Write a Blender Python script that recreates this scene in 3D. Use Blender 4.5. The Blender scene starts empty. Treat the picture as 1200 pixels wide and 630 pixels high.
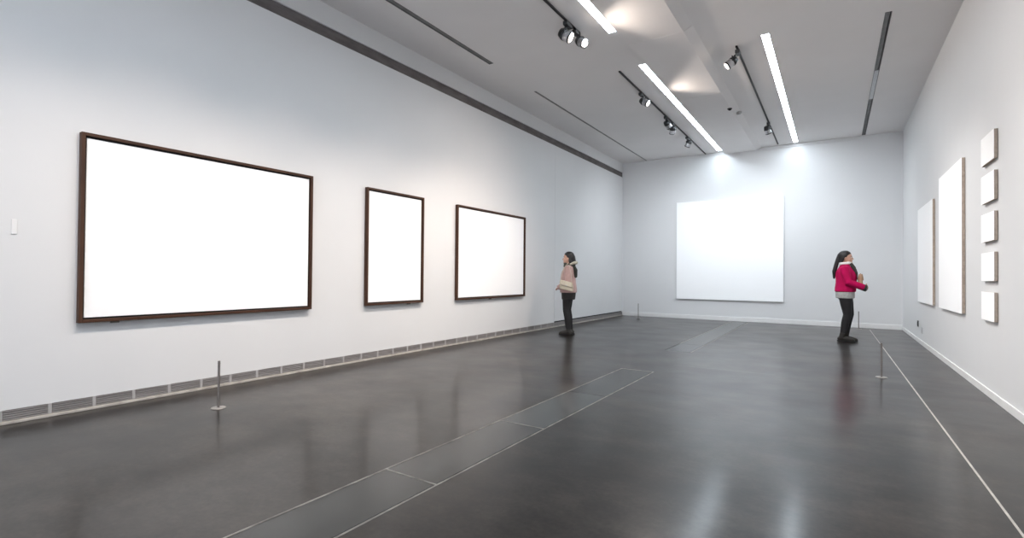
import bpy, math, random
from mathutils import Vector, Matrix
random.seed(4)
SC = bpy.context.scene
COL = SC.collection
PI = math.pi

# ------------------------------------------------------------------ materials
def new_mat(name):
    m = bpy.data.materials.new(name); m.use_nodes = True
    nt = m.node_tree
    b = nt.nodes['Principled BSDF']
    return m, nt, b

def tex_coord(nt, scale=(1, 1, 1)):
    tc = nt.nodes.new('ShaderNodeTexCoord')
    mp = nt.nodes.new('ShaderNodeMapping')
    mp.inputs['Scale'].default_value = scale
    nt.links.new(tc.outputs['Object'], mp.inputs['Vector'])
    return mp

def noise(nt, vec, scale, detail=4, rough=.55):
    n = nt.nodes.new('ShaderNodeTexNoise')
    n.inputs['Scale'].default_value = scale
    n.inputs['Detail'].default_value = detail
    n.inputs['Roughness'].default_value = rough
    nt.links.new(vec.outputs[0], n.inputs['Vector'])
    return n

def ramp(nt, fac, stops):
    r = nt.nodes.new('ShaderNodeValToRGB')
    e = r.color_ramp.elements
    while len(e) < len(stops): e.new(.5)
    for el, (p, c) in zip(e, stops):
        el.position = p; el.color = (*c, 1) if len(c) == 3 else c
    nt.links.new(fac, r.inputs['Fac'])
    return r

def mat(name, c1, c2=None, scale=8, rough=.6, metal=0, bump=0, bscale=None, stretch=(1, 1, 1), spec=None, sheen=0):
    """Two-tone noise paint / cloth / metal with optional bump."""
    m, nt, b = new_mat(name)
    c2 = c2 or tuple(v * .9 for v in c1)
    mp = tex_coord(nt, stretch)
    n = noise(nt, mp, scale)
    r = ramp(nt, n.outputs['Fac'], [(.3, c2), (.7, c1)])
    nt.links.new(r.outputs['Color'], b.inputs['Base Color'])
    b.inputs['Roughness'].default_value = rough
    b.inputs['Metallic'].default_value = metal
    if spec is not None: b.inputs['Specular IOR Level'].default_value = spec
    if sheen: b.inputs['Sheen Weight'].default_value = sheen
    if bump:
        n2 = noise(nt, mp, bscale or scale * 6, 3)
        bp = nt.nodes.new('ShaderNodeBump'); bp.inputs['Strength'].default_value = bump
        bp.inputs['Distance'].default_value = .01
        nt.links.new(n2.outputs['Fac'], bp.inputs['Height'])
        nt.links.new(bp.outputs['Normal'], b.inputs['Normal'])
    return m

def glow(name, col, strength):
    m, nt, b = new_mat(name)
    b.inputs['Base Color'].default_value = (.9, .9, .9, 1)
    b.inputs['Emission Color'].default_value = (*col, 1)
    b.inputs['Emission Strength'].default_value = strength
    return m

def floor_mat():
    m, nt, b = new_mat('polished_concrete')
    L = nt.links.new
    mp = tex_coord(nt)
    big = noise(nt, mp, .55, 6, .6)
    mps = tex_coord(nt, (.8, 1.1, 1)); mid = noise(nt, mps, 2.3, 9, .72)
    fine = noise(nt, mp, 38, 6, .6)
    mx = nt.nodes.new('ShaderNodeMath'); mx.operation = 'MULTIPLY_ADD'
    L(big.outputs['Fac'], mx.inputs[0]); mx.inputs[1].default_value = .45
    m2 = nt.nodes.new('ShaderNodeMath'); m2.operation = 'MULTIPLY_ADD'
    L(mid.outputs['Fac'], m2.inputs[0]); m2.inputs[1].default_value = .42
    m3 = nt.nodes.new('ShaderNodeMath'); m3.operation = 'MULTIPLY'
    L(fine.outputs['Fac'], m3.inputs[0]); m3.inputs[1].default_value = .14
    L(m3.outputs[0], m2.inputs[2]); L(m2.outputs[0], mx.inputs[2])
    r = ramp(nt, mx.outputs[0], [(.40, FLOOR[0]), (.51, FLOOR[1]), (.64, FLOOR[2])])
    r.color_ramp.interpolation = 'B_SPLINE'
    # hairline joints running across the slab
    sep = nt.nodes.new('ShaderNodeSeparateXYZ'); tc = nt.nodes.new('ShaderNodeTexCoord')
    L(tc.outputs['Object'], sep.inputs[0])
    wob = noise(nt, mp, 1.3, 3)
    col = r.outputs['Color']
    def joint(col, y0, hw, xa, xb, shade):
        a = nt.nodes.new('ShaderNodeMath'); a.operation = 'MULTIPLY_ADD'
        L(wob.outputs['Fac'], a.inputs[0]); a.inputs[1].default_value = .22
        L(sep.outputs['Y'], a.inputs[2])
        c = nt.nodes.new('ShaderNodeMath'); c.operation = 'COMPARE'
        L(a.outputs[0], c.inputs[0]); c.inputs[1].default_value = y0 + .11; c.inputs[2].default_value = hw
        g = nt.nodes.new('ShaderNodeMath'); g.operation = 'GREATER_THAN'; L(sep.outputs['X'], g.inputs[0]); g.inputs[1].default_value = xa
        l = nt.nodes.new('ShaderNodeMath'); l.operation = 'LESS_THAN'; L(sep.outputs['X'], l.inputs[0]); l.inputs[1].default_value = xb
        p = nt.nodes.new('ShaderNodeMath'); p.operation = 'MULTIPLY'; L(g.outputs[0], p.inputs[0]); L(l.outputs[0], p.inputs[1])
        q = nt.nodes.new('ShaderNodeMath'); q.operation = 'MULTIPLY'; L(p.outputs[0], q.inputs[0]); L(c.outputs[0], q.inputs[1])
        mix = nt.nodes.new('ShaderNodeMix'); mix.data_type = 'RGBA'
        L(q.outputs[0], mix.inputs['Factor']); L(col, mix.inputs['A']); mix.inputs['B'].default_value = (*shade, 1)
        return mix.outputs['Result']
    col = joint(col, 10.28, .012, -1.85, .6, (.012, .012, .013))
    col = joint(col, 6.82, .006, -1.8, -.6, (.10, .095, .085))
    col = joint(col, 5.05, .004, .7, 1.3, (.012, .012, .013))
    col = joint(col, 3.9, .004, -1.85, .66, (.014, .014, .015))
    L(col, b.inputs['Base Color'])
    rr = nt.nodes.new('ShaderNodeMapRange')
    mid2 = noise(nt, mp, 1.7, 3, .5)
    L(mid2.outputs['Fac'], rr.inputs['Value'])
    rr.interpolation_type = 'SMOOTHSTEP'; rr.inputs['From Min'].default_value = .15; rr.inputs['From Max'].default_value = .85
    rr.inputs['To Min'].default_value = .33; rr.inputs['To Max'].default_value = .40
    L(rr.outputs[0], b.inputs['Roughness'])
    b.inputs['Specular IOR Level'].default_value = .16
    b.inputs['Coat Weight'].default_value = .46; b.inputs['Coat Roughness'].default_value = .17; b.inputs['Coat IOR'].default_value = 1.42
    bp = nt.nodes.new('ShaderNodeBump'); bp.inputs['Strength'].default_value = .05; bp.inputs['Distance'].default_value = .01
    soft = noise(nt, mp, 2.2, 1.5, .4)
    L(soft.outputs['Fac'], bp.inputs['Height']); L(bp.outputs['Normal'], b.inputs['Normal'])
    return m

FLOOR = ((.002, .0015, .0012), (.0105, .0078, .0060), (.056, .045, .036))
WALLC = (.69, .69, .69)
M = {
    'wall': mat('white_wall_paint', WALLC, tuple(v * .975 for v in WALLC), 1.2, .75, bump=.03, bscale=60),
    'ceil': mat('ceiling_paint', (.79, .77, .765), (.76, .74, .735), .9, .8),
    'floor': floor_mat(),
    'slab': mat('green_grey_slab', (.044, .044, .040), (.012, .0123, .0115), 4, .26, bump=.05, bscale=30),
    'slab_light': mat('worn_pale_slab', (.072, .075, .068), (.022, .0235, .021), 4, .25, bump=.05, bscale=30),
    'slab_dark': mat('dark_slab', (.03, .033, .037), (.014, .015, .017), 6, .25),
    'edge': mat('worn_metal_edging', (.46, .42, .37), (.16, .145, .13), 9, .45, .5),
    'gap': mat('dark_gap', (.01, .01, .01), (.006, .006, .006), 5, .9),
    'concrete': mat('raw_concrete', (.155, .138, .134), (.09, .079, .077), 3.5, .85, bump=.3, bscale=24, stretch=(1, 1, 4)),
    'skirt': mat('white_skirting', (.78, .775, .76), (.72, .71, .70), 5, .55),
    'grille': mat('grey_oak_grille', (.33, .31, .305), (.22, .205, .20), 7, .6, stretch=(1, .25, 6)),
    'grille_post': mat('pale_grille_post', (.42, .405, .40), (.34, .325, .32), 7, .6),
    'ledge': mat('pale_stone_ledge', (.52, .49, .44), (.34, .31, .28), 9, .6),
    'canvas': mat('white_canvas', (.97, .97, .97), (.965, .965, .965), 30, .9, spec=.1),
    'walnut': mat('dark_walnut', (.075, .034, .019), (.038, .017, .010), 5, .6, spec=.25, stretch=(3, .5, .5), bump=.08),
    'liner': mat('black_liner', (.008, .007, .007), (.005, .005, .005), 5, .8),
    'linen': mat('raw_linen_edge', (.42, .35, .29), (.30, .245, .20), 25, .9),
    'black': mat('black_metal', (.018, .018, .019), (.012, .012, .013), 9, .45, .3),
    'rail': mat('grey_track_rail', (.055, .055, .056), (.035, .035, .036), 9, .5, .4),
    'silver': mat('brushed_silver', (.50, .50, .51), (.38, .38, .39), 20, .35, .85),
    'steel': mat('dark_steel_post', (.25, .225, .21), (.17, .155, .145), 18, .45, .6),
    'steel_base': mat('brushed_steel_base', (.36, .34, .315), (.28, .265, .25), 18, .4, .5),
    'vent': mat('grey_vent_metal', (.22, .22, .22), (.15, .15, .15), 7, .5, .5),
    'vent_pale': mat('pale_vent_metal', (.32, .315, .31), (.24, .235, .23), 7, .5, .4),
    'plastic': mat('grey_plastic', (.50, .50, .50), (.45, .45, .45), 7, .5),
    'plastic_dark': mat('dark_plastic', (.06, .06, .06), (.04, .04, .04), 7, .5),
    'strip': glow('led_strip_diffuser', (.80, .91, 1.0), 25.5),
    'lens': glow('warm_lamp_lens', (1.0, .88, .76), 40.0),
    'lens_dim': glow('warm_lamp_lens_dim', (1.0, .9, .8), 6.0),
    'skin': mat('skin', (.56, .33, .24), (.50, .28, .20), 12, .5),
    'lips': mat('lips', (.42, .14, .13), None, 12, .5),
    'eye': mat('eye_white', (.7, .68, .66), None, 12, .3),
    'iris': mat('dark_iris', (.012, .008, .006), None, 12, .2),
    'hair': mat('black_hair', (.012, .010, .010), (.006, .005, .005), 40, .38, stretch=(4, 4, .4), bump=.35, bscale=60),
    'pink': mat('dusty_pink_cloth', (.47, .31, .285), (.37, .24, .22), 9, .85, bump=.25, bscale=20, sheen=.3),
    'magenta': mat('magenta_cloth', (.50, .001, .085), (.38, .001, .062), 8, .8, bump=.25, bscale=18, spec=.2),
    'greycloth': mat('pale_grey_knit', (.42, .42, .40), (.30, .30, .29), 30, .9, bump=.3, bscale=90),
    'whitecloth': mat('white_fleece', (.82, .82, .80), (.70, .70, .68), 30, .95, bump=.4, bscale=80),
    'cream': mat('cream_fur', (.55, .52, .42), (.40, .37, .29), 40, .95, bump=.5, bscale=90),
    'scarf': mat('dark_olive_scarf', (.045, .048, .040), (.022, .024, .02), 18, .9, bump=.4, bscale=50),
    'trouser': mat('black_trousers', (.014, .013, .015), (.008, .008, .009), 12, .8, bump=.15),
    'shorts': mat('charcoal_shorts', (.032, .028, .027), (.02, .018, .017), 12, .85),
    'boot': mat('dark_brown_boot', (.020, .016, .012), (.011, .009, .007), 10, .5),
    'sole': mat('black_rubber', (.01, .01, .01), None, 10, .8),
    'cream_leather': mat('cream_leather', (.52, .46, .36), (.42, .37, .28), 10, .5, bump=.1),
    'tan': mat('tan_canvas', (.42, .27, .17), (.33, .21, .13), 12, .8, bump=.2),
}

# ------------------------------------------------------------------ mesh helpers
class MB:
    def __init__(s): s.v = []; s.f = []; s.m = []; s.mi = 0; s.sm = []; s.smooth = False
    def _add(s, vs, fs):
        o = len(s.v); s.v += [tuple(v) for v in vs]
        for f in fs:
            s.f.append(tuple(i + o for i in f)); s.m.append(s.mi); s.sm.append(s.smooth)
    def box(s, x0, x1, y0, y1, z0, z1):
        vs = [(x, y, z) for x in (x0, x1) for y in (y0, y1) for z in (z0, z1)]
        s._add(vs, [(0, 1, 3, 2), (4, 6, 7, 5), (0, 4, 5, 1), (2, 3, 7, 6), (0, 2, 6, 4), (1, 5, 7, 3)])
    def prism(s, prof, a, b, axis='y'):
        n = len(prof)
        def P(u, w, t): return {'y': (u, t, w), 'x': (t, u, w), 'z': (u, w, t)}[axis]
        vs = [P(u, w, a) for u, w in prof] + [P(u, w, b) for u, w in prof]
        fs = [tuple(range(n))[::-1], tuple(range(n, 2 * n))]
        fs += [(i, (i + 1) % n, n + (i + 1) % n, n + i) for i in range(n)]
        s._add(vs, fs)
    def plate(s, x0, x1, y0, y1, z0, z1, holes):
        """slab with rectangular through-holes, no inner faces"""
        xs = sorted({x0, x1, *[h[i] for h in holes for i in (0, 1)]}); ys = sorted({y0, y1, *[h[i] for h in holes for i in (2, 3)]})
        xs = [x for x in xs if x0 <= x <= x1]; ys = [y for y in ys if y0 <= y <= y1]
        nx, ny = len(xs) - 1, len(ys) - 1
        def solid(i, j):
            if not (0 <= i < nx and 0 <= j < ny): return False
            cx, cy = (xs[i] + xs[i + 1]) / 2, (ys[j] + ys[j + 1]) / 2
            return not any(h[0] < cx < h[1] and h[2] < cy < h[3] for h in holes)
        for i in range(nx):
            for j in range(ny):
                if not solid(i, j): continue
                a, b, c, d = xs[i], xs[i + 1], ys[j], ys[j + 1]
                s._add([(a, c, z1), (b, c, z1), (b, d, z1), (a, d, z1)], [(0, 1, 2, 3)])
                s._add([(a, c, z0), (b, c, z0), (b, d, z0), (a, d, z0)], [(3, 2, 1, 0)])
                if not solid(i - 1, j): s._add([(a, c, z0), (a, d, z0), (a, d, z1), (a, c, z1)], [(3, 2, 1, 0)])
                if not solid(i + 1, j): s._add([(b, c, z0), (b, d, z0), (b, d, z1), (b, c, z1)], [(0, 1, 2, 3)])
                if not solid(i, j - 1): s._add([(a, c, z0), (b, c, z0), (b, c, z1), (a, c, z1)], [(0, 1, 2, 3)])
                if not solid(i, j + 1): s._add([(a, d, z0), (b, d, z0), (b, d, z1), (a, d, z1)], [(3, 2, 1, 0)])
    def rings(s, rings, cap=True):
        n = len(rings[0]); vs = [p for r in rings for p in r]; fs = []
        for k in range(len(rings) - 1):
            for i in range(n):
                j = (i + 1) % n
                fs.append((k * n + i, k * n + j, (k + 1) * n + j, (k + 1) * n + i))
        if cap:
            fs.append(tuple(range(n))[::-1]); fs.append(tuple((len(rings) - 1) * n + i for i in range(n)))
        s._add(vs, fs)
    def loft(s, secs, n=24):
        """secs: (z, cx, cy, rx, ry) horizontal ellipses from bottom to top"""
        s.rings([[(cx + rx * math.cos(2 * PI * i / n), cy + ry * math.sin(2 * PI * i / n), z) for i in range(n)] for z, cx, cy, rx, ry in secs])
    def tube(s, pts, rad, n=14, flat=None, up=(0, 0, 1), sub=1):
        """pts with a radius each; flat = (side factor, up factor) for an elliptic section"""
        pts = [Vector(p) for p in pts]; rad = list(rad) if hasattr(rad, '__len__') else [rad] * len(pts)
        if sub > 1:
            P, R = [], []
            for k in range(len(pts) - 1):
                p0 = pts[max(k - 1, 0)]; p1 = pts[k]; p2 = pts[k + 1]; p3 = pts[min(k + 2, len(pts) - 1)]
                for q in range(sub):
                    t = q / sub
                    P.append(.5 * ((2 * p1) + (p2 - p0) * t + (2 * p0 - 5 * p1 + 4 * p2 - p3) * t * t + (3 * p1 - p0 - 3 * p2 + p3) * t ** 3))
                    R.append(rad[k] + (rad[k + 1] - rad[k]) * t)
            P.append(pts[-1]); R.append(rad[-1]); pts, rad = P, R
        rs = []; u = None
        for k, p in enumerate(pts):
            d = (pts[min(k + 1, len(pts) - 1)] - pts[max(k - 1, 0)]).normalized()
            if u is None:
                u = Vector(up)
                if abs(u.dot(d)) > .95: u = Vector((0, 1, 0)) if abs(d.y) < .9 else Vector((1, 0, 0))
            u = (u - d * u.dot(d)).normalized(); w = d.cross(u)
            fs_, fu = flat or (1, 1)
            rs.append([p + w * (math.cos(2 * PI * i / n) * rad[k] * fs_) + u * (math.sin(2 * PI * i / n) * rad[k] * fu) for i in range(n)])
        s.rings(rs)
    def capsule(s, pts, rad, n=14, **k):
        """tube with rounded ends"""
        pts = [Vector(p) for p in pts]; rad = list(rad) if hasattr(rad, '__len__') else [rad] * len(pts)
        d0 = (pts[0] - pts[1]).normalized(); d1 = (pts[-1] - pts[-2]).normalized()
        a = [(pts[0] + d0 * rad[0] * math.sin(t), rad[0] * math.cos(t)) for t in (1.35, .95, .5)]
        b = [(pts[-1] + d1 * rad[-1] * math.sin(t), rad[-1] * math.cos(t)) for t in (.5, .95, 1.35)]
        s.tube([q[0] for q in a] + pts + [q[0] for q in b], [q[1] for q in a] + rad + [q[1] for q in b], n, **k)
    def cyl(s, p0, p1, r0, r1=None, n=24): s.tube([p0, p1], [r0, r0 if r1 is None else r1], n)
    def ball(s, c, rx, ry, rz, n=20, m=12):
        c = Vector(c); rs = []
        for k in range(1, m):
            t = PI * k / m
            rs.append([c + Vector((rx * math.sin(t) * math.cos(2 * PI * i / n), ry * math.sin(t) * math.sin(2 * PI * i / n), -rz * math.cos(t))) for i in range(n)])
        s.rings(rs)
    def build(s, name, mats, parent=None, bevel=0, loc=None, voxel=0, smooth_it=4, shade=False):
        me = bpy.data.meshes.new(name); me.from_pydata(s.v, [], s.f)
        mats = mats if isinstance(mats, (list, tuple)) else [mats]
        for mm in mats: me.materials.append(M[mm] if isinstance(mm, str) else mm)
        me.polygons.foreach_set('material_index', s.m)
        me.polygons.foreach_set('use_smooth', [bool(q or shade) for q in s.sm])
        me.validate(); me.update()
        o = bpy.data.objects.new(name, me); COL.objects.link(o)
        if parent: o.parent = parent
        if loc: o.location = loc
        if bevel:
            b = o.modifiers.new('bevel', 'BEVEL'); b.width = bevel; b.segments = 2; b.limit_method = 'ANGLE'
        if voxel:
            r = o.modifiers.new('remesh', 'REMESH'); r.mode = 'VOXEL'; r.voxel_size = voxel; r.use_smooth_shade = True
            if smooth_it:
                q = o.modifiers.new('smooth', 'SMOOTH'); q.factor = .5; q.iterations = smooth_it
            dg = bpy.context.evaluated_depsgraph_get(); dg.update()
            nm = bpy.data.meshes.new_from_object(o.evaluated_get(dg))
            o.modifiers.clear(); o.data = nm; nm.name = name
            nm.polygons.foreach_set('use_smooth', [True] * len(nm.polygons))
            nm.materials.clear()
            for mm in mats: nm.materials.append(M[mm] if isinstance(mm, str) else mm)
        return o

def tag(o, label, cat, group=None):
    o['label'] = label; o['category'] = cat
    if group: o['group'] = group
    return o
def thing(name, label, cat, loc=(0, 0, 0), rz=0, group=None):
    o = bpy.data.objects.new(name, None); o.empty_display_size = .1; COL.objects.link(o)
    o.location = loc; o.rotation_euler = (0, 0, rz)
    return tag(o, label, cat, group)
def struct(o): o['kind'] = 'structure'; return o
def dup(root, loc, label, rz=None):
    r = root.copy(); COL.objects.link(r); r.location = loc; r['label'] = label
    if rz is not None: r.rotation_euler = (0, 0, rz)
    for ch in list(root.children):
        c = ch.copy(); COL.objects.link(c); c.parent = r
        for g in list(ch.children):
            d = g.copy(); COL.objects.link(d); d.parent = c
    return r

# ------------------------------------------------------------------ the room
XL, XR, YB, YF, ZC = -5.343, 1.309, 14.416, -5.0, 4.538
T = .25
# --- floor, with the duct recesses cut into it
TX0, TX1 = -2.285, -1.865
TR1 = (TX0, TX1, .92, 6.15); TR2 = (TX0, TX1, 8.05, 14.25)
b = MB(); b.plate(XL - T, XR + T, YF - T, YB + T, -.12, 0, [TR1, TR2])
struct(b.build('floor', 'floor'))
b = MB()
for h in (TR1, TR2): b.box(h[0] - .02, h[1] + .02, h[2] - .02, h[3] + .02, -.16, -.12)
struct(b.build('trim_7', 'gap'))
# worn metal edging along the duct and at its cross joints
b = MB()
e = .013
JOINTS = [2.154, 3.39, 4.63]
b.box(TX0, TX0 + e, TR1[2], TR1[3], -.10, .0012); b.box(TX1 - e, TX1, TR1[2], TR1[3], -.10, .0012)
b.box(TX0 + e, TX1 - e, TR1[3] - e, TR1[3], -.10, .0012)
for j in JOINTS[:2]: b.box(TX0 + e, TX1 - e, j - .005, j + .005, -.10, .0010)
b.box(TX1 - e, TX1, TR2[2], 9.0, -.10, .0012); b.box(TX1 - e * .7, TX1, 9.0, TR2[3], -.10, .0008); b.box(TX0, TX0 + e * .7, 9.0, TR2[3], -.10, .0008)
struct(b.build('trim_5', 'edge'))
slabs = [(.92, 2.148, 'slab', 'dark grey floor duct cover nearest the camera, cut by the bottom of the photo'),
         (2.159, 3.385, 'slab', 'dark grey floor duct cover between two pale metal cross joints'),
         (3.395, 4.626, 'slab_light', 'paler worn floor duct cover, third along the strip of covers from the camera'),
         (4.634, 6.139, 'slab', 'dark grey floor duct cover at the far end of the near covered duct'),
         (8.06, 9.0, 'slab_dark', 'short near-black floor duct cover at the near end of the far duct'),
         (9.01, 14.24, 'slab_light', 'long pale grey green floor duct cover running up to the back wall')]
for y0, y1, mm, lab in slabs:
    b = MB(); b.box(TX0 + .013, TX1 - .021, y0, y1, -.119, -.0005)
    tag(b.build('duct_cover', mm, bevel=.002), lab, 'floor cover', 'floor duct covers')
# thin metal line let into the floor beside the right wall
b = MB(); b._add([(x, y, z) for z in (-.002, .0015) for x, y in ((.745, -.5), (.757, -.5), (.681, 14.0), (.669, 14.0))],
                 [(3, 2, 1, 0), (4, 5, 6, 7), (0, 1, 5, 4), (1, 2, 6, 5), (2, 3, 7, 6), (3, 0, 4, 7)])
struct(b.build('trim_6', 'ledge'))

# --- left wall: two lower panels, concrete beam band, strip of wall above
SEAM = 10.093
b = MB()
b.box(XL - T, XL - .06, YF, YB, 0, ZC)
b.box(XL - .06, XL, YF, SEAM - .003, .107, 4.118); b.box(XL - .06, XL, SEAM + .003, YB, .132, 4.118)
b.box(XL - .06, XL, YF, 8.1, 4.268, ZC); b.box(XL - .06, XL, 8.103, SEAM - .002, 4.268, ZC); b.box(XL - .06, XL, SEAM + .002, YB, 4.268, ZC)
struct(b.build('wall_left', 'wall'))
b = MB(); b.box(XL - .06, XL - .022, YF, YB, 4.118, 4.268)
struct(b.build('trim_1', 'concrete'))
# slatted grille skirting with pale posts and a pale ledge
b = MB()
b.box(XL - .06, XL - .03, YF, YB, 0, .132)
b.mi = 1
for k in range(5): b.box(XL - .03, XL + .004, YF, YB, .027 + k * .0165, .037 + k * .0165)
b.mi = 2
y = -4.94
while y < SEAM + .2: b.box(XL - .02, XL + .006, y - .011, y + .011, .024, .107); y += .2885
struct(b.build('baseboard_left', ['gap', 'grille', 'grille_post']))
b = MB(); b.box(XL - .03, XL + .022, YF, YB, 0, .023)
struct(b.build('trim_2', 'ledge', bevel=.004))
# --- other walls
b = MB(); b.box(XL - T, XR + T, YB, YB + T, 0, ZC); struct(b.build('wall_back', 'wall'))
b = MB(); b.box(XR, XR + T, YF, YB, 0, ZC); struct(b.build('wall_right', 'wall'))
b = MB(); b.box(XL + .024, XR - .016, YB - .014, YB, 0, .11); struct(b.build('baseboard_back', 'skirt', bevel=.003))
b = MB(); b.box(XR - .014, XR, YF, YB - .015, 0, .075); struct(b.build('baseboard_right', 'skirt', bevel=.003))
# unseen rear wall; its open gap is made up to let daylight in
b = MB(); W0, W1, WZ = -5.0, .6, 3.6
b.box(XL - T, W0, YF - T, YF, 0, ZC); b.box(W1, XR + T, YF - T, YF, 0, ZC); b.box(W0, W1, YF - T, YF, WZ, ZC)
struct(b.build('wall_rear', 'wall'))
# --- ceiling with openings for the light lines and slot vents
STRIPS = [(-2.645, -2.525, -4.6, 6.54), (-2.645, -2.525, 7.78, 14.24), (-.87, -.76, -4.6, 6.45), (-.87, -.76, 7.69, 14.24)]
VENTS = [(-4.645, -4.565, .3, 6.5, 'vent', 'dark narrow slot vent in the ceiling above the left wall, nearer the camera'),
         (-4.635, -4.595, 7.9, 14.37, 'vent_pale', 'thin pale slot vent in the ceiling ending at the far left corner'),
         (.535, .607, 7.85, 14.34, 'vent', 'grey metal slot vent in the ceiling beside the right wall')]
b = MB(); b.plate(XL - T, XR + T, YF - T, YB + T, ZC, ZC + .12, [s_[:4] for s_ in STRIPS] + [v[:4] for v in VENTS])
b.box(XL - T, XR + T, YF - T, YB + T, ZC + .12, ZC + .2)
struct(b.build('ceiling', 'ceil'))
# dropped middle panel with a chamfered right edge, in sheets with hairline joints
b = MB()
ys = [YF, 1.6, 4.25, 6.9, 9.55, 12.2, YB]
for a, c in zip(ys, ys[1:]):
    b.prism([(-2.48, ZC), (-2.48, 4.478), (-1.72, 4.478), (-1.60, ZC)], a + .003, c - .003, 'y')
b.box(-2.47, -1.74, YF, YB, 4.49, ZC)
struct(b.build('trim_3', 'ceil'))
# narrow plaster lip where back wall meets ceiling
b = MB(); b.box(-3.05, .5, YB - .02, YB, ZC - .075, ZC - .012); struct(b.build('trim_4', 'wall', bevel=.004))

labels = ['white light line left of the dropped panel, cut by the top of the photo',
          'bright white light line left of the dropped ceiling panel, running to the back wall',
          'white light line right of the dropped ceiling panel, above the camera',
          'bright white light line right of the dropped ceiling panel']
for (x0, x1, y0, y1), lab in zip(STRIPS, labels):
    t = thing('light_line', lab, 'light', ((x0 + x1) / 2, (y0 + y1) / 2, ZC), group='ceiling light lines')
    hx, hy = (x1 - x0) / 2, (y1 - y0) / 2
    b = MB(); b.plate(-hx, hx, -hy, hy, -.001, .08, [(-hx + .006, hx - .006, -hy + .006, hy - .006)]); b.box(-hx, hx, -hy, hy, .08, .09)
    b.build('housing', 'plastic', t)
    b = MB(); b.box(-hx + .007, hx - .007, -hy + .007, hy - .007, .006, .014); b.build('diffuser', 'strip', t)
for x0, x1, y0, y1, mm, lab in VENTS:
    t = thing('slot_vent', lab, 'vent', ((x0 + x1) / 2, (y0 + y1) / 2, ZC), group='ceiling slot vents')
    hx, hy = (x1 - x0) / 2, (y1 - y0) / 2
    b = MB(); b.plate(-hx, hx, -hy, hy, -.004, .06, [(-hx + .008, hx - .008, -hy + .01, hy - .01)]); b.box(-hx, hx, -hy, hy, .06, .07)
    b.build('frame', mm, t)
    b = MB(); b.prism([(-hx * .6, .004), (hx * .45, .010), (hx * .5, .016), (-hx * .55, .010)], -hy + .01, hy - .01); b.build('blade', mm, t)
    if x0 > 0:
        b = MB(); b.prism([(-hx + .008, .002), (hx - .008, .002), (hx - .008, .012), (-hx + .008, .012)], -1.1, .45)
        o = b.build('cover_plate', 'silver', t); o['label'] = 'bright silver plate closing the middle of the slot'

# ------------------------------------------------------------------ track lighting
TRK_Z = ZC
def track(x, y0, y1, lab):
    t = thing('lighting_track', lab, 'track', (x, (y0 + y1) / 2, ZC), group='ceiling lighting tracks')
    h = (y1 - y0) / 2
    b = MB(); b.prism([(-.014, 0), (-.014, -.018), (-.006, -.018), (-.006, -.006), (.006, -.006), (.006, -.018), (.014, -.018), (.014, 0)], -h + .006, h - .006)
    b.build('rail', 'rail', t)
    for s_ in (-1, 1):
        b = MB(); b.box(-.015, .015, s_ * h - .006, s_ * h + .006, -.019, 0); b.build('end_cap', 'black', t)
    return t
track(-2.975, .4, 6.29, 'dark lighting track on the left of the ceiling, cut by the top of the photo')
track(-2.975, 7.84, 14.37, 'dark lighting track carrying four spotlights toward the back wall')
track(-1.205, 7.86, 14.2, 'dark lighting track right of the dropped ceiling panel with two spotlights')

def spotlight(loc, rz, tilt, lab, lens, off=(0, 0), k=1.0, first=None):
    """adapter box under the rail, a stirrup and a round lamp head; rz = heading of the beam, tilt = degrees below level"""
    t = thing('track_spotlight', lab, 'spotlight', loc, 0, 'track spotlights')
    b = MB(); b.box(-.032, .032, -.07 * k, .07 * k, -.075, -.022); b.box(-.011, .011, -.045 * k, .045 * k, -.022, -.006)
    b.build('adapter', 'rail', t, bevel=.006)
    hd = Vector((math.cos(rz), math.sin(rz), 0)); c = Vector((off[0], off[1], -.175))
    d = (hd * math.cos(math.radians(tilt)) - Vector((0, 0, math.sin(math.radians(tilt))))).normalized()
    side = Vector((-hd.y, hd.x, 0)); R = .062 * k
    b = MB()
    b.cyl((off[0] * .4, off[1] * .4, -.07), (off[0] * .6, off[1] * .6, -.10), .012, n=12)
    b.capsule([c + side * (R + .012), c + side * (R + .012) + Vector((0, 0, .045)), c + side * R * .6 + Vector((0, 0, .085)),
               Vector((off[0] * .6, off[1] * .6, -.10)), c - side * R * .6 + Vector((0, 0, .085)), c - side * (R + .012) + Vector((0, 0, .045)), c - side * (R + .012)], .007, 8)
    b.build('stirrup', 'black', t, shade=True)
    b = MB(); b.smooth = True
    b.tube([c - d * .075, c - d * .072, c - d * .02, c + d * .065, c + d * .085, c + d * .085, c + d * .07],
           [.035 * k, .045 * k, R * .98, R, R, R * .88, R * .86], 28)
    hdo = b.build('lamp_head', 'silver', t)
    b = MB(); b.smooth = True
    b.tube([c - d * .09, c - d * .088, c - d * .03, c - d * .01], [.03 * k, .046 * k, R * 1.04, R * 1.04], 28)
    b.build('rear_cap', 'black', hdo)
    b = MB()
    for q in range(24):
        a0, a1 = 2 * PI * q / 24, 2 * PI * (q + 1) / 24
    up = d.cross(side)
    def ring(r, s0): return [c + d * s0 + side * (r * math.cos(2 * PI * i / 28)) + up * (r * math.sin(2 * PI * i / 28)) for i in range(28)]
    b.rings([ring(R * 1.05, .066), ring(R * 1.07, .07), ring(R * 1.07, .082), ring(R * .9, .082), ring(R * .84, .074)], cap=False)
    b.build('bezel', 'black', hdo)
    b = MB(); b.rings([ring(R * .86, .070), ring(R * .86, .079), ring(R * .5, .088)]); b.build('lens', lens, hdo)
    return Vector(loc) + c + d * .1, d

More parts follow.
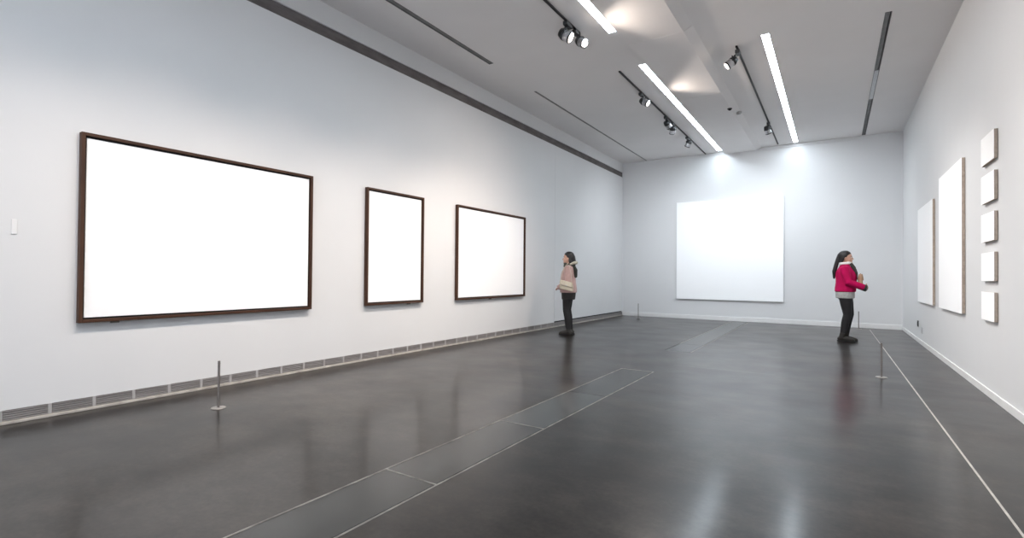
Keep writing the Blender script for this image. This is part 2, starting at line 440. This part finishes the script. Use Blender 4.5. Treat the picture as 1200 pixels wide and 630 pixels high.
def lamp(name, pos, d, energy, col, size, blend, radius=.05):
    l = bpy.data.lights.new(name, 'SPOT'); l.energy = energy; l.color = col; l.spot_size = math.radians(size); l.spot_blend = blend
    l.shadow_soft_size = radius
    o = bpy.data.objects.new(name, l); COL.objects.link(o); o.location = pos
    o.rotation_euler = Vector(d).to_track_quat('-Z', 'Y').to_euler()
    return o
WARM = (1.0, .86, .75); NEUT = (1.0, .96, .93); COOL = (.90, .95, 1.0)
R_ = math.radians
spots = [
    ((-2.975, 5.94, ZC), R_(12), 34, 'track spotlight at the end of the cut off track, left one of the glaring pair', 'lens', (-.03, 0), 1.2, 1),
    ((-2.975, 6.20, ZC), R_(-20), 34, 'track spotlight at the end of the cut off track, right one of the glaring pair', 'lens', (.06, .03), 1.0, 0),
    ((-2.975, 8.95, ZC), R_(-8), 34, 'track spotlight nearest the camera on the four lamp track', 'lens_dim', (.04, .05), 1.0, 1),
    ((-2.975, 10.55, ZC), R_(66), 38, 'second track spotlight from the camera on the four lamp track', 'lens_dim', (.02, .05), 1.0, 0),
    ((-2.975, 11.02, ZC), R_(112), 46, 'third track spotlight from the camera on the four lamp track, just behind the second', 'lens_dim', (.0, .03), 1.0, 0),
    ((-2.975, 12.35, ZC), R_(150), 56, 'track spotlight nearest the back wall on the left track', 'lens_dim', (.02, .03), 1.0, 0),
    ((-1.205, 8.0, ZC), R_(200), 38, 'track spotlight at the near end of the right track, tilted to the left', 'lens', (-.09, 0), 1.0, 0),
    ((-1.205, 12.1, ZC), R_(66), 54, 'track spotlight hanging low near the far end of the right track', 'lens_dim', (-.02, 0), 1.0, 0),
]
SPOT_OUT = []
for loc, rz, tilt, lab, lens, off, k, n in spots:
    SPOT_OUT.append(spotlight(loc, rz, tilt, lab, lens, off, k))

# two small fittings on the edge of the dropped panel
t = thing('ceiling_sensor', 'tiny black sensor on the edge of the dropped ceiling panel', 'sensor', (-1.735, 10.55, 4.478))
b = MB(); b.cyl((0, 0, -.012), (0, 0, 0), .045, n=20); b.build('base', 'plastic_dark', t)
b = MB(); b.ball((0, 0, -.012), .034, .034, .03); b.build('dome', 'black', t, shade=True)
t = thing('smoke_detector', 'small pale grey round detector beside the tiny black sensor', 'detector', (-1.64, 11.0, 4.518))
b = MB(); b.cyl((0, 0, -.02), (0, 0, .0), .06, n=24); b.build('base', 'plastic', t)
b = MB(); b.tube([(0, 0, -.05), (0, 0, -.045), (0, 0, -.02)], [.03, .04, .045], 24); b.build('cap', 'plastic', t, shade=True)

# ------------------------------------------------------------------ pictures
def framed(y0, y1, lab, brk):
    z0, z1 = .745, 2.345; w, h = y1 - y0, z1 - z0; d = .06; lip = .027
    t = thing('framed_picture', lab, 'picture', (XL, (y0 + y1) / 2, z0), group='walnut framed pictures')
    hw = w / 2
    b = MB()
    for s_ in (-1, 1):
        a, c = sorted((s_ * hw, s_ * (hw - lip)))
        b.box(.004, d, a, c, 0, h)
    b.box(.004, d, -hw + lip, hw - lip, 0, lip); b.box(.004, d, -hw + lip, hw - lip, h - lip, h)
    b.build('frame', 'walnut', t, bevel=.003)
    b = MB(); b.box(.006, .022, -hw + lip, hw - lip, lip, h - lip); b.build('backing', 'liner', t)
    g = .015
    b = MB(); b.box(.022, .034, -hw + lip + g, hw - lip - g, lip + g, h - lip - g); b.build('canvas', 'canvas', t, bevel=.002)
    b = MB(); yb_ = brk - (y0 + y1) / 2; b.box(.002, .02, yb_ - .03, yb_ + .03, -.018, -.002); b.cyl((.02, yb_, -.010), (.026, yb_, -.010), .007, n=10); b.build('hanging_bracket', 'steel', t)
framed(1.563, 3.775, 'largest blank picture in a dark walnut frame on the left wall', 1.83)
framed(4.612, 5.722, 'narrow upright blank picture in a walnut frame between two wider ones', 5.45)
framed(6.535, 8.722, 'blank picture in a walnut frame on the left wall nearest the person in pink', 7.55)

def panel(name, lab, cat, loc, w, h, d, axis, edge, group=None):
    """stretched canvas: deep wooden stretcher wrapped in cloth; axis: which wall"""
    t = thing(name, lab, cat, loc, group=group)
    b = MB(); fr = MB(); sps = [MB(), MB()]
    if axis == 'back':
        fr.box(-w / 2, w / 2, -d, -.006, 0, h); b.box(-w / 2 - .001, w / 2 + .001, -d - .003, -d, -.001, h + .001)
        for sp, s_ in zip(sps, (-1, 1)): sp.box(s_ * w * .3 - .03, s_ * w * .3 + .03, -.006, -.0005, h * .7, h * .75)
    else:
        fr.box(-d, -.004, -w / 2, w / 2, 0, h); b.box(-d - .003, -d, -w / 2 - .001, w / 2 + .001, -.001, h + .001)
        for sp, s_ in zip(sps, (-1, 1)): sp.box(-.004, -.0005, s_ * w * .3 - .015, s_ * w * .3 + .015, h * .7, h * .8)
    fr.build('stretcher', edge, t, bevel=.002); b.build('canvas', 'canvas', t); [sp.build('hanger', 'steel', t) for sp in sps]
    return t
panel('blank_canvas', 'big square white canvas on the back wall', 'picture', ((-3.737 - 1.084) / 2, YB, .553), 2.653, 2.69, .05, 'back', 'skirt')
panel('tall_canvas', 'tall white canvas on the right wall nearest the back corner', 'picture', (XR, (10.04 + 11.66) / 2, .763), 1.62, 1.647, .034, 'right', 'linen', 'tall canvases on the right wall')
panel('tall_canvas', 'taller white canvas on the right wall beside the column of small panels', 'picture', (XR, (7.92 + 9.47) / 2, .762), 1.55, 1.862, .034, 'right', 'linen', 'tall canvases on the right wall')
for k, lab in enumerate(['topmost small white panel in the column on the right wall', 'second small white panel from the top of the column on the right wall',
                         'middle small white panel in the column on the right wall', 'small white panel second from the bottom of the column on the right wall',
                         'lowest small white panel in the column on the right wall']):
    panel('small_panel', lab, 'picture', (XR, 6.745, 2.334 - k * .3915), .49, .281, .03, 'right', 'linen', 'column of small white panels')

# small plates on the walls
t = thing('wall_plate', 'small pale grey upright plate on the left wall, far left of the photo', 'plate', (XL, 1.176, 1.46))
b = MB(); b.box(0, .008, -.017, .017, 0, .115); b.build('cover', 'skirt', t, bevel=.003)
b = MB(); b.box(.008, .010, -.009, .009, .03, .085); b.build('insert', 'skirt', t)
t = thing('wall_socket', 'small dark upright socket low on the right wall under the far tall canvas', 'socket', (XR, 11.93, .285))
b = MB(); b.box(-.012, 0, -.05, .05, 0, .11); b.build('cover', 'plastic_dark', t, bevel=.003)
b = MB(); b.box(-.015, -.012, -.035, .035, .03, .08); b.build('insert', 'black', t)
t = thing('switch_plate', 'white square plate low on the right wall right of the dark socket', 'plate', (XR, 11.42, .2))
b = MB(); b.box(-.010, 0, -.06, .06, 0, .11); b.build('cover', 'plastic', t, bevel=.003)
b = MB(); b.box(-.013, -.010, -.035, .035, .025, .085); b.build('insert', 'plastic', t)

# ------------------------------------------------------------------ low barrier posts
def post(loc, lab, h=.405):
    t = thing('barrier_post', lab, 'post', loc, group='low steel barrier posts')
    b = MB(); b.smooth = True; b.tube([(0, 0, .0), (0, 0, .004), (0, 0, .008), (0, 0, .0085)], [.06, .06, .056, .012], 32); b.build('base', 'steel_base', t)
    b = MB(); b.cyl((0, 0, .008), (0, 0, h), .0098, n=20); o = b.build('pole', 'steel', t)
    b = MB(); b.ball((0, 0, h), .0105, .0105, .006); b.cyl((0, 0, h - .02), (0, 0, h - .012), .0112, n=20); b.build('cap', 'steel', t)
post((-4.497, 2.30, 0), 'low thin steel post on a round base in front of the largest picture')
post((-4.60, 13.68, 0), 'low thin steel post near the far left corner')
post((.466, 14.0, 0), 'low thin steel post in front of the person in magenta, by the back wall')
post((.47, 7.395, 0), 'low thin steel post on a round base beside the pale floor line')

# ------------------------------------------------------------------ people
def hand(b, w, d, n, side, curl=.5, s_=1.0, spread=.05):
    """palm, four bent fingers and a thumb leaving the side of the palm; w wrist, d direction, n palm normal, side = thumb side"""
    w, d, n = Vector(w), Vector(d).normalized(), Vector(n); n = (n - d * n.dot(d)).normalized(); sd = Vector(side); sd = (sd - d * sd.dot(d) - n * sd.dot(n)).normalized()
    b.tube([w - d * .02, w + d * .005, w + d * .035, w + d * .07, w + d * .085], [.022, .024, .036, .038, .030], 14, flat=(1, .42), up=n)
    for i, (o, l) in enumerate(((.029, .068), (.0097, .076), (-.0097, .071), (-.028, .056))):
        p = w + d * .078 + sd * o; dd = (d + sd * o * spread * 20).normalized(); pts = [p - d * .015, p]; a = 0
        for f, ph in ((.45, .55), (.32, .8), (.23, .6)):
            a += curl * ph
            v = dd * math.cos(a) + n * math.sin(a); p = p + v * l * f; pts.append(p)
        b.capsule(pts, [.0088, .0088, .0082, .0074, .0064], 10)
    p = w + d * .02 + sd * .026
    v1 = (sd * .75 + d * .6 + n * .35).normalized(); v2 = (sd * .15 + d * .85 + n * .5).normalized()
    b.capsule([p - sd * .012, p + v1 * .028, p + v1 * .03 + v2 * .03, p + v1 * .03 + v2 * .052], [.0125, .0112, .0098, .0080], 10)

def person(loc, heading, lab, P):
    rz = math.atan2(-heading[0], heading[1])
    H = P['height'] / 1.64
    b = MB()
    # head and torso
    b.loft([(.78, 0, -.005, .135, .09), (.86, 0, -.01, .162, .108), (.93, 0, -.008, .15, .10), (1.02, 0, 0, .118, .088), (1.12, 0, .004, .128, .098),
            (1.22, 0, .006, .142, .103), (1.30, 0, -.004, .150, .088), (1.345, 0, -.012, .118, .068), (1.375, 0, -.016, .062, .054), (1.41, 0, -.012, .05, .052), (1.47, 0, -.004, .048, .054)])
    hs = [(1.408, .052, .018, .016), (1.418, .048, .036, .034), (1.438, .034, .052, .058), (1.465, .016, .062, .080), (1.495, .004, .068, .090), (1.525, 0, .0715, .095),
          (1.56, -.004, .073, .096), (1.59, -.008, .067, .089), (1.615, -.010, .053, .071), (1.632, -.012, .033, .045), (1.639, -.012, .012, .016)]
    b.loft([(z, 0, cy, rx, ry) for z, cy, rx, ry in hs])
    b.capsule([(0, .092, 1.528), (0, .104, 1.505), (0, .110, 1.492)], [.007, .010, .011], 10)          # nose
    b.ball((0, .085, 1.542), .045, .012, .009); b.ball((0, .092, 1.464), .022, .011, .011); b.ball((0, .088, 1.427), .02, .014, .013)
    for s_ in (-1, 1):
        b.ball((s_ * .073, -.006, 1.508), .008, .018, .030)
        b.ball((s_ * .040, .062, 1.490), .022, .022, .022)
    legs = {}
    for s_ in (-1, 1):
        hip, kn, an = P['leg'][0 if s_ < 0 else 1]
        hip, kn, an = Vector(hip), Vector(kn), Vector(an); legs[s_] = (hip, kn, an)
        calf = kn.lerp(an, .28) + Vector((0, -.012, 0)); th = hip.lerp(kn, .4)
        b.capsule([hip, th, kn + Vector((0, 0, .04)), kn - Vector((0, 0, .03)), calf, kn.lerp(an, .75), an], [.086, .076, .054, .049, .051, .037, .034], 16)
        b.capsule([an + Vector((0, -.03, -.035)), an + Vector((0, .05, -.035)), an + Vector((0, .125, -.05)), an + Vector((0, .165, -.055))], [.034, .036, .028, .020], 12)
    arms = {}
    for s_ in (-1, 1):
        sh, el, wr = [Vector(v) for v in P['arm'][0 if s_ < 0 else 1]]; arms[s_] = (sh, el, wr)
        b.capsule([Vector((s_ * .12, -.01, 1.325)), sh, sh.lerp(el, .5), el, el.lerp(wr, .35), wr], [.05, .048, .041, .035, .034, .023], 14)
        d, n, sd = P['hand'][0 if s_ < 0 else 1]
        hand(b, wr, d, n, sd, P.get('curl', .55))
    root = b.build('person', 'skin', voxel=.0036, smooth_it=3)
    tag(root, lab, 'person')
    root.location = loc; root.rotation_euler = (0, 0, rz); root.scale = (H, H, H)
    # face details
    for s_ in (-1, 1):
        e_ = MB(); e_.ball((s_ * .031, .0835, 1.522), .0125, .009, .0085); eo = e_.build('eye', 'eye', root, shade=True)
        e_ = MB(); e_.ball((s_ * .032, .0905, 1.522), .006, .004, .006); e_.build('iris', 'iris', eo, shade=True)
        e_ = MB(); e_.capsule([(s_ * .016, .094, 1.541), (s_ * .032, .093, 1.546), (s_ * .049, .078, 1.541)], .0035, 8); e_.build('eyebrow', 'hair', root, shade=True)
    e_ = MB(); e_.ball((0, .0985, 1.466), .020, .006, .0042); e_.ball((0, .0975, 1.459), .017, .006, .0045); e_.build('lips', 'lips', root, shade=True)
    # hair: cap over the skull plus whatever hangs
    b = MB()
    b.loft([(1.44, 0, -.070, .038, .030), (1.47, 0, -.052, .066, .052), (1.50, 0, -.034, .080, .070), (1.535, 0, -.026, .0845, .082), (1.57, 0, -.020, .0835, .096), (1.60, 0, -.016, .075, .097), (1.625, 0, -.016, .060, .078), (1.645, 0, -.016, .036, .048), (1.651, 0, -.016, .012, .016)])
    for pts, rad in P['hair']: b.capsule(pts, rad, 14)
    b.build('hair', 'hair', root, voxel=.006, smooth_it=3)
    # trousers
    b = MB()
    b.loft([(.76, 0, -.01, .14, .10), (.84, 0, -.012, .174, .120), (.92, 0, -.01, .164, .114), (1.0, 0, -.004, .14, .102)])
    for s_ in (-1, 1):
        hip, kn, an = legs[s_]
        b.capsule([hip + Vector((0, -.004, 0)), hip.lerp(kn, .4), kn + Vector((0, 0, .03)), kn.lerp(an, .3) + Vector((0, -.01, 0)), kn.lerp(an, .8), an + Vector((0, 0, .02))], P['trouser_r'], 16)
    tro = b.build('trousers', 'trouser', root, voxel=.008, smooth_it=3)
    # boots
    for s_ in (-1, 1):
        hip, kn, an = legs[s_]
        b = MB(); up = an.lerp(kn, P['boot_h'])
        b.tube([up, an.lerp(kn, .12), an + Vector((0, -.004, 0)), an + Vector((0, -.004, -.03))], [.052, .050, .050, .05], 18)
        b.capsule([an + Vector((0, -.035, -.032)), an + Vector((0, .045, -.026)), an + Vector((0, .12, -.042)), an + Vector((0, .16, -.046))], [.042, .044, .038, .030], 16, flat=(.98, 1))
        bo = b.build('boot', 'boot', root, voxel=.006, smooth_it=3)
        b = MB(); ax, ay = an.x, an.y; zf = an.z - .08
        prof = [(ax + sx * w, ay + y_) for sx, pts in ((1, ((-.08, .028), (-.05, .042), (.05, .042), (.13, .044), (.17, .034), (.192, .015))), (-1, ((.192, .015), (.17, .034), (.13, .044), (.05, .042), (-.05, .042), (-.08, .028)))) for y_, w in pts]
        b.prism(prof, zf, zf + .022, 'z'); b.build('sole', 'sole', bo, bevel=.004)
    # jacket
    b = MB(); b.loft(P['jacket'], 28)
    for s_ in (-1, 1):
        sh, el, wr = arms[s_]; r0, r1, r2 = P['sleeve']
        b.capsule([Vector((s_ * .10, -.012, 1.325)), sh + Vector((0, 0, -.005)), sh.lerp(el, .5), el, el.lerp(wr, .5)], [.058, r0, (r0 + r1) / 2, r1, (r1 + r2) / 2], 18)
        b.tube([el.lerp(wr, .4), el.lerp(wr, .9), wr + (wr - el).normalized() * .012], [(r1 + r2) / 2, r2, r2 * .92], 18)
    jk = b.build('jacket', P['jacket_mat'], root, voxel=.007, smooth_it=4)
    return root, jk, legs, arms

# the person in dusty pink, looking at the left wall
PL = dict(height=1.64,
    leg=[((-.085, 0, .86), (-.075, .03, .46), (-.066, -.02, .085)), ((.085, 0, .86), (.072, .01, .46), (.066, -.045, .085))],
    arm=[((-.178, -.012, 1.315), (-.235, -.035, 1.06), (-.095, .17, .935)), ((.178, -.012, 1.315), (.235, -.035, 1.06), (.095, .17, .955))],
    hand=[((.75, .55, -.12), (.2, -.6, -.75), (0, .55, .85)), ((-.75, .55, -.15), (-.2, -.6, -.75), (0, .55, .85))], curl=.6,
    hair=[([(0, -.075, 1.54), (0, -.095, 1.46), (0, -.098, 1.38)], [.06, .055, .045]), ([(.055, -.03, 1.52), (.062, -.045, 1.45), (.05, -.07, 1.38)], [.03, .032, .03]), ([(-.055, -.03, 1.52), (-.062, -.045, 1.45), (-.05, -.07, 1.38)], [.03, .032, .03])],
    trouser_r=[.100, .090, .064, .062, .052, .050], boot_h=.33,
    jacket=[(.835, 0, -.004, .200, .162), (.845, 0, -.004, .206, .168), (.92, 0, -.004, .200, .168), (1.03, 0, .002, .176, .156), (1.14, 0, .004, .172, .150), (1.24, 0, .002, .170, .130), (1.31, 0, -.008, .166, .108), (1.355, 0, -.014, .128, .088), (1.40, 0, -.014, .080, .075)],
    sleeve=(.074, .068, .056), jacket_mat='pink')
LL = (-4.45, 8.99, 0)
hL = Vector((-.95, -.32)).normalized()
pL, jL, legL, armL = person(LL, hL, 'person in a dusty pink jacket and black trousers looking at the left wall', PL)
b = MB(); b.loft([(.70, 0, -.005, .188, .128), (.71, 0, -.005, .192, .132), (.80, 0, -.008, .196, .140), (.87, 0, -.008, .19, .142)], 28)
b.build('shorts', 'shorts', pL, voxel=.007, smooth_it=2)
b = MB(); b.tube([(math.sin(a) * .075, -.008 - math.cos(a) * .075, 1.395 + .012 * math.cos(a * 2)) for a in [2 * PI * i / 20 for i in range(21)]], .030, 12)
b.tube([(math.sin(a) * .085, -.010 - math.cos(a) * .082, 1.36) for a in [2 * PI * i / 20 for i in range(21)]], .028, 12)
b.capsule([(-.03, -.11, 1.36), (-.05, -.150, 1.28), (-.05, -.152, 1.16)], [.032, .04, .034], 12)
b.build('scarf', 'scarf', pL, voxel=.007, smooth_it=2)
b = MB(); b.capsule([(-.10, -.055, 1.395), (-.085, -.12, 1.42), (0, -.155, 1.43), (.085, -.12, 1.42), (.10, -.055, 1.395)], [.02, .03, .034, .03, .02], 12)
b.build('fur_collar', 'cream', pL, voxel=.007, smooth_it=2)
# cream shoulder bag hanging at her left side (its strap crosses the shoulder)
def placed(name, lab, cat, loc, heading, H):
    return thing(name, lab, cat, loc, math.atan2(-heading[0], heading[1]))
t = placed('shoulder_bag', 'cream shoulder bag hanging at the side of the person in pink', 'bag', LL, hL, 1)
def bag(b, c, w, h, d, axis_x=True, tilt=0):
    rs = []
    for k, (fz, fs) in enumerate(((0, .80), (.06, .97), (.3, 1.0), (.7, .96), (.94, .90), (1, .80))):
        r = []
        for i in range(32):
            a = 2 * PI * i / 32; ca, sa = math.cos(a), math.sin(a)
            p = 3.5
            q = (abs(ca) ** p + abs(sa) ** p) ** (-1 / p)
            u, v = q * ca * w / 2 * fs, q * sa * d / 2 * fs * (1.0 - .35 * fz)
            z = c[2] + fz * h + u * tilt
            r.append((c[0] + v, c[1] + u, z) if axis_x else (c[0] + u, c[1] + v, z))
        rs.append(r)
    b.rings(rs)
b = MB(); bag(b, (-.325, -.01, .89), .27, .17, .075, True, .25); bo = b.build('bag_body', 'cream_leather', t, bevel=.004, shade=True)
b = MB(); bag(b, (-.342, -.01, .965), .26, .10, .060, True, .25); b.build('flap', 'cream_leather', t, bevel=.003, shade=True)
b = MB(); b.ball((-.376, -.01, .985), .006, .016, .010); b.build('clasp', 'silver', t, shade=True)
b = MB(); b.tube([(-.325, .10, 1.07), (-.325, .09, 1.16), (-.288, .05, 1.30), (-.21, -.005, 1.402), (-.20, -.015, 1.402), (-.285, -.07, 1.30), (-.32, -.10, 1.14), (-.325, -.11, 1.02)], .009, 10, flat=(1.3, .5), sub=4); b.build('strap', 'cream_leather', t, shade=True)

# the person in magenta, looking at the right wall
PR = dict(height=1.67,
    leg=[((-.085, 0, .86), (-.076, .055, .46), (-.068, -.01, .085)), ((.085, -.01, .86), (.074, .03, .46), (.068, -.05, .085))],
    arm=[((-.178, -.012, 1.315), (-.232, .045, 1.075), (-.115, .290, .965)), ((.178, -.012, 1.315), (.232, .045, 1.075), (.115, .285, .985))],
    hand=[((.97, .2, .05), (-.1, -.75, .5), (0, .5, .8)), ((-.97, .2, .02), (.1, -.75, .5), (0, .5, .8))], curl=.4,
    hair=[([(0, -.085, 1.57), (0, -.115, 1.50), (.0, -.145, 1.40), (.0, -.175, 1.27), (.0, -.180, 1.15)], [.045, .038, .036, .036, .018]), ([(.06, -.03, 1.52), (.055, -.055, 1.46)], [.028, .022]), ([(-.06, -.03, 1.52), (-.055, -.055, 1.46)], [.028, .022])],
    trouser_r=[.100, .092, .068, .064, .050, .048], boot_h=.22,
    jacket=[(.90, 0, -.008, .196, .152), (.915, 0, -.008, .206, .164), (.98, 0, -.004, .196, .164), (1.08, 0, .004, .184, .160), (1.18, 0, .004, .184, .162), (1.26, 0, -.004, .184, .148), (1.325, 0, -.010, .170, .108), (1.365, 0, -.014, .122, .084), (1.40, 0, -.014, .080, .072)],
    sleeve=(.074, .066, .054), jacket_mat='magenta')
LR = (.175, 11.15, 0)
hR = Vector((1, -.06)).normalized()
pR, jR, legR, armR = person(LR, hR, 'person in a magenta jacket and black trousers facing the right wall', PR)
b = MB(); b.loft([(.785, 0, -.01, .195, .140), (.795, 0, -.01, .200, .146), (.86, 0, -.01, .200, .148), (.94, 0, -.008, .186, .145)], 28)
b.build('jumper_hem', 'greycloth', pR, voxel=.007, smooth_it=2)
b = MB(); b.tube([(math.sin(a) * .070, -.006 - math.cos(a) * .072, 1.415 - .012 * math.cos(a)) for a in [2 * PI * i / 20 for i in range(21)]], .026, 12)
b.build('collar', 'whitecloth', pR, voxel=.006, smooth_it=2)
b = MB(); b.capsule([(-.03, .085, 1.40), (-.035, .118, 1.34), (-.03, .150, 1.24), (-.02, .152, 1.14)], [.026, .032, .032, .026], 12)
b.capsule([(.03, .085, 1.40), (.03, .118, 1.34), (.025, .150, 1.24)], [.026, .03, .028], 12)
b.build('scarf', 'scarf', pR, voxel=.007, smooth_it=2)
for s_, (sh, el, wr) in armR.items():
    b = MB(); d = (wr - el).normalized(); b.tube([wr - d * .03, wr - d * .025, wr + d * .016, wr + d * .018], [.05, .054, .052, .046], 18); b.build('cuff', 'scarf', pR, shade=True)
t = placed('hand_bag', 'small tan bag held against the chest of the person in magenta', 'bag', LR, hR, 1)
b = MB(); bag(b, (0, .222, 1.0), .24, .24, .09, False); b.build('bag_body', 'tan', t, bevel=.004, shade=True)
b = MB(); bag(b, (0, .226, 1.13), .235, .118, .100, False); b.build('flap', 'tan', t, bevel=.003, shade=True)
b = MB(); b.tube([(-.07, .222, 1.232), (-.06, .222, 1.250), (0, .222, 1.256), (.06, .222, 1.250), (.07, .222, 1.232)], .007, 10, sub=4); b.build('handle', 'tan', t, shade=True)

# ------------------------------------------------------------------ light
# lamps sit in the heads of the track spotlights
for i, en, sz, bl, col in ((0, 95, 118, .3, WARM), (1, 130, 84, 1, WARM), (2, 88, 118, .3, WARM), (3, 180, 110, 1, COOL), (4, 70, 130, 1, COOL), (5, 45, 120, 1, COOL), (6, 240, 84, 1, WARM), (7, 110, 140, 1, COOL)):
    pos, d = SPOT_OUT[i]
    lamp('spot_lamp', pos, d, en, col, sz, bl, .04)
# unseen lamps without fixtures along the near left track, to light the left pictures
for y, ty, en in ((.9, .8, 130), (2.1, 2.1, 200), (3.4, 3.4, 185), (4.6, 4.9, 190), (5.6, 6.6, 200), (5.8, 7.8, 150)):
    p_ = Vector((-2.975, y, 4.33)); lamp('spot_lamp', p_, Vector((XL, ty, -.2)) - p_, en, WARM, 74, 1, .035)
for y, ty, en in ((2.5, 3.4, 150), (4.3, 5.2, 215), (6.6, 8.8, 240), (6.9, 11.2, 150)):  # unseen lamps added to brighten the right wall
    p_ = Vector((-1.205, y, 4.33)); lamp('spot_lamp', p_, Vector((XR, ty, -.4)) - p_, en, NEUT, 74, 1, .035)

w = bpy.data.worlds.new('daylight'); SC.world = w; w.use_nodes = True
bg = w.node_tree.nodes['Background']; bg.inputs['Color'].default_value = (.82, .87, 1.0, 1); bg.inputs['Strength'].default_value = 2.6

# ------------------------------------------------------------------ camera
cam = bpy.data.cameras.new('camera'); co = bpy.data.objects.new('camera', cam); COL.objects.link(co)
cam.sensor_width = 36; cam.lens = 36 * 587.755 / 1200; cam.clip_start = .05
r = Vector((.84106923, .54085714, .00872387)); u = Vector((-.00118805, -.01428056, .99989732)); f = Vector((-.54092619, .84099323, .01136837))
co.matrix_world = Matrix(((r.x, u.x, -f.x, 0), (r.y, u.y, -f.y, 0), (r.z, u.z, -f.z, 1.18), (0, 0, 0, 1)))
SC.camera = co
vs = SC.view_settings; vs.view_transform = 'Standard'; vs.look = 'None'; vs.gamma = 1; vs.use_curve_mapping = False; vs.exposure = 0.42
SC.cycles.max_bounces = 14; SC.cycles.diffuse_bounces = 12; SC.cycles.use_denoising = True
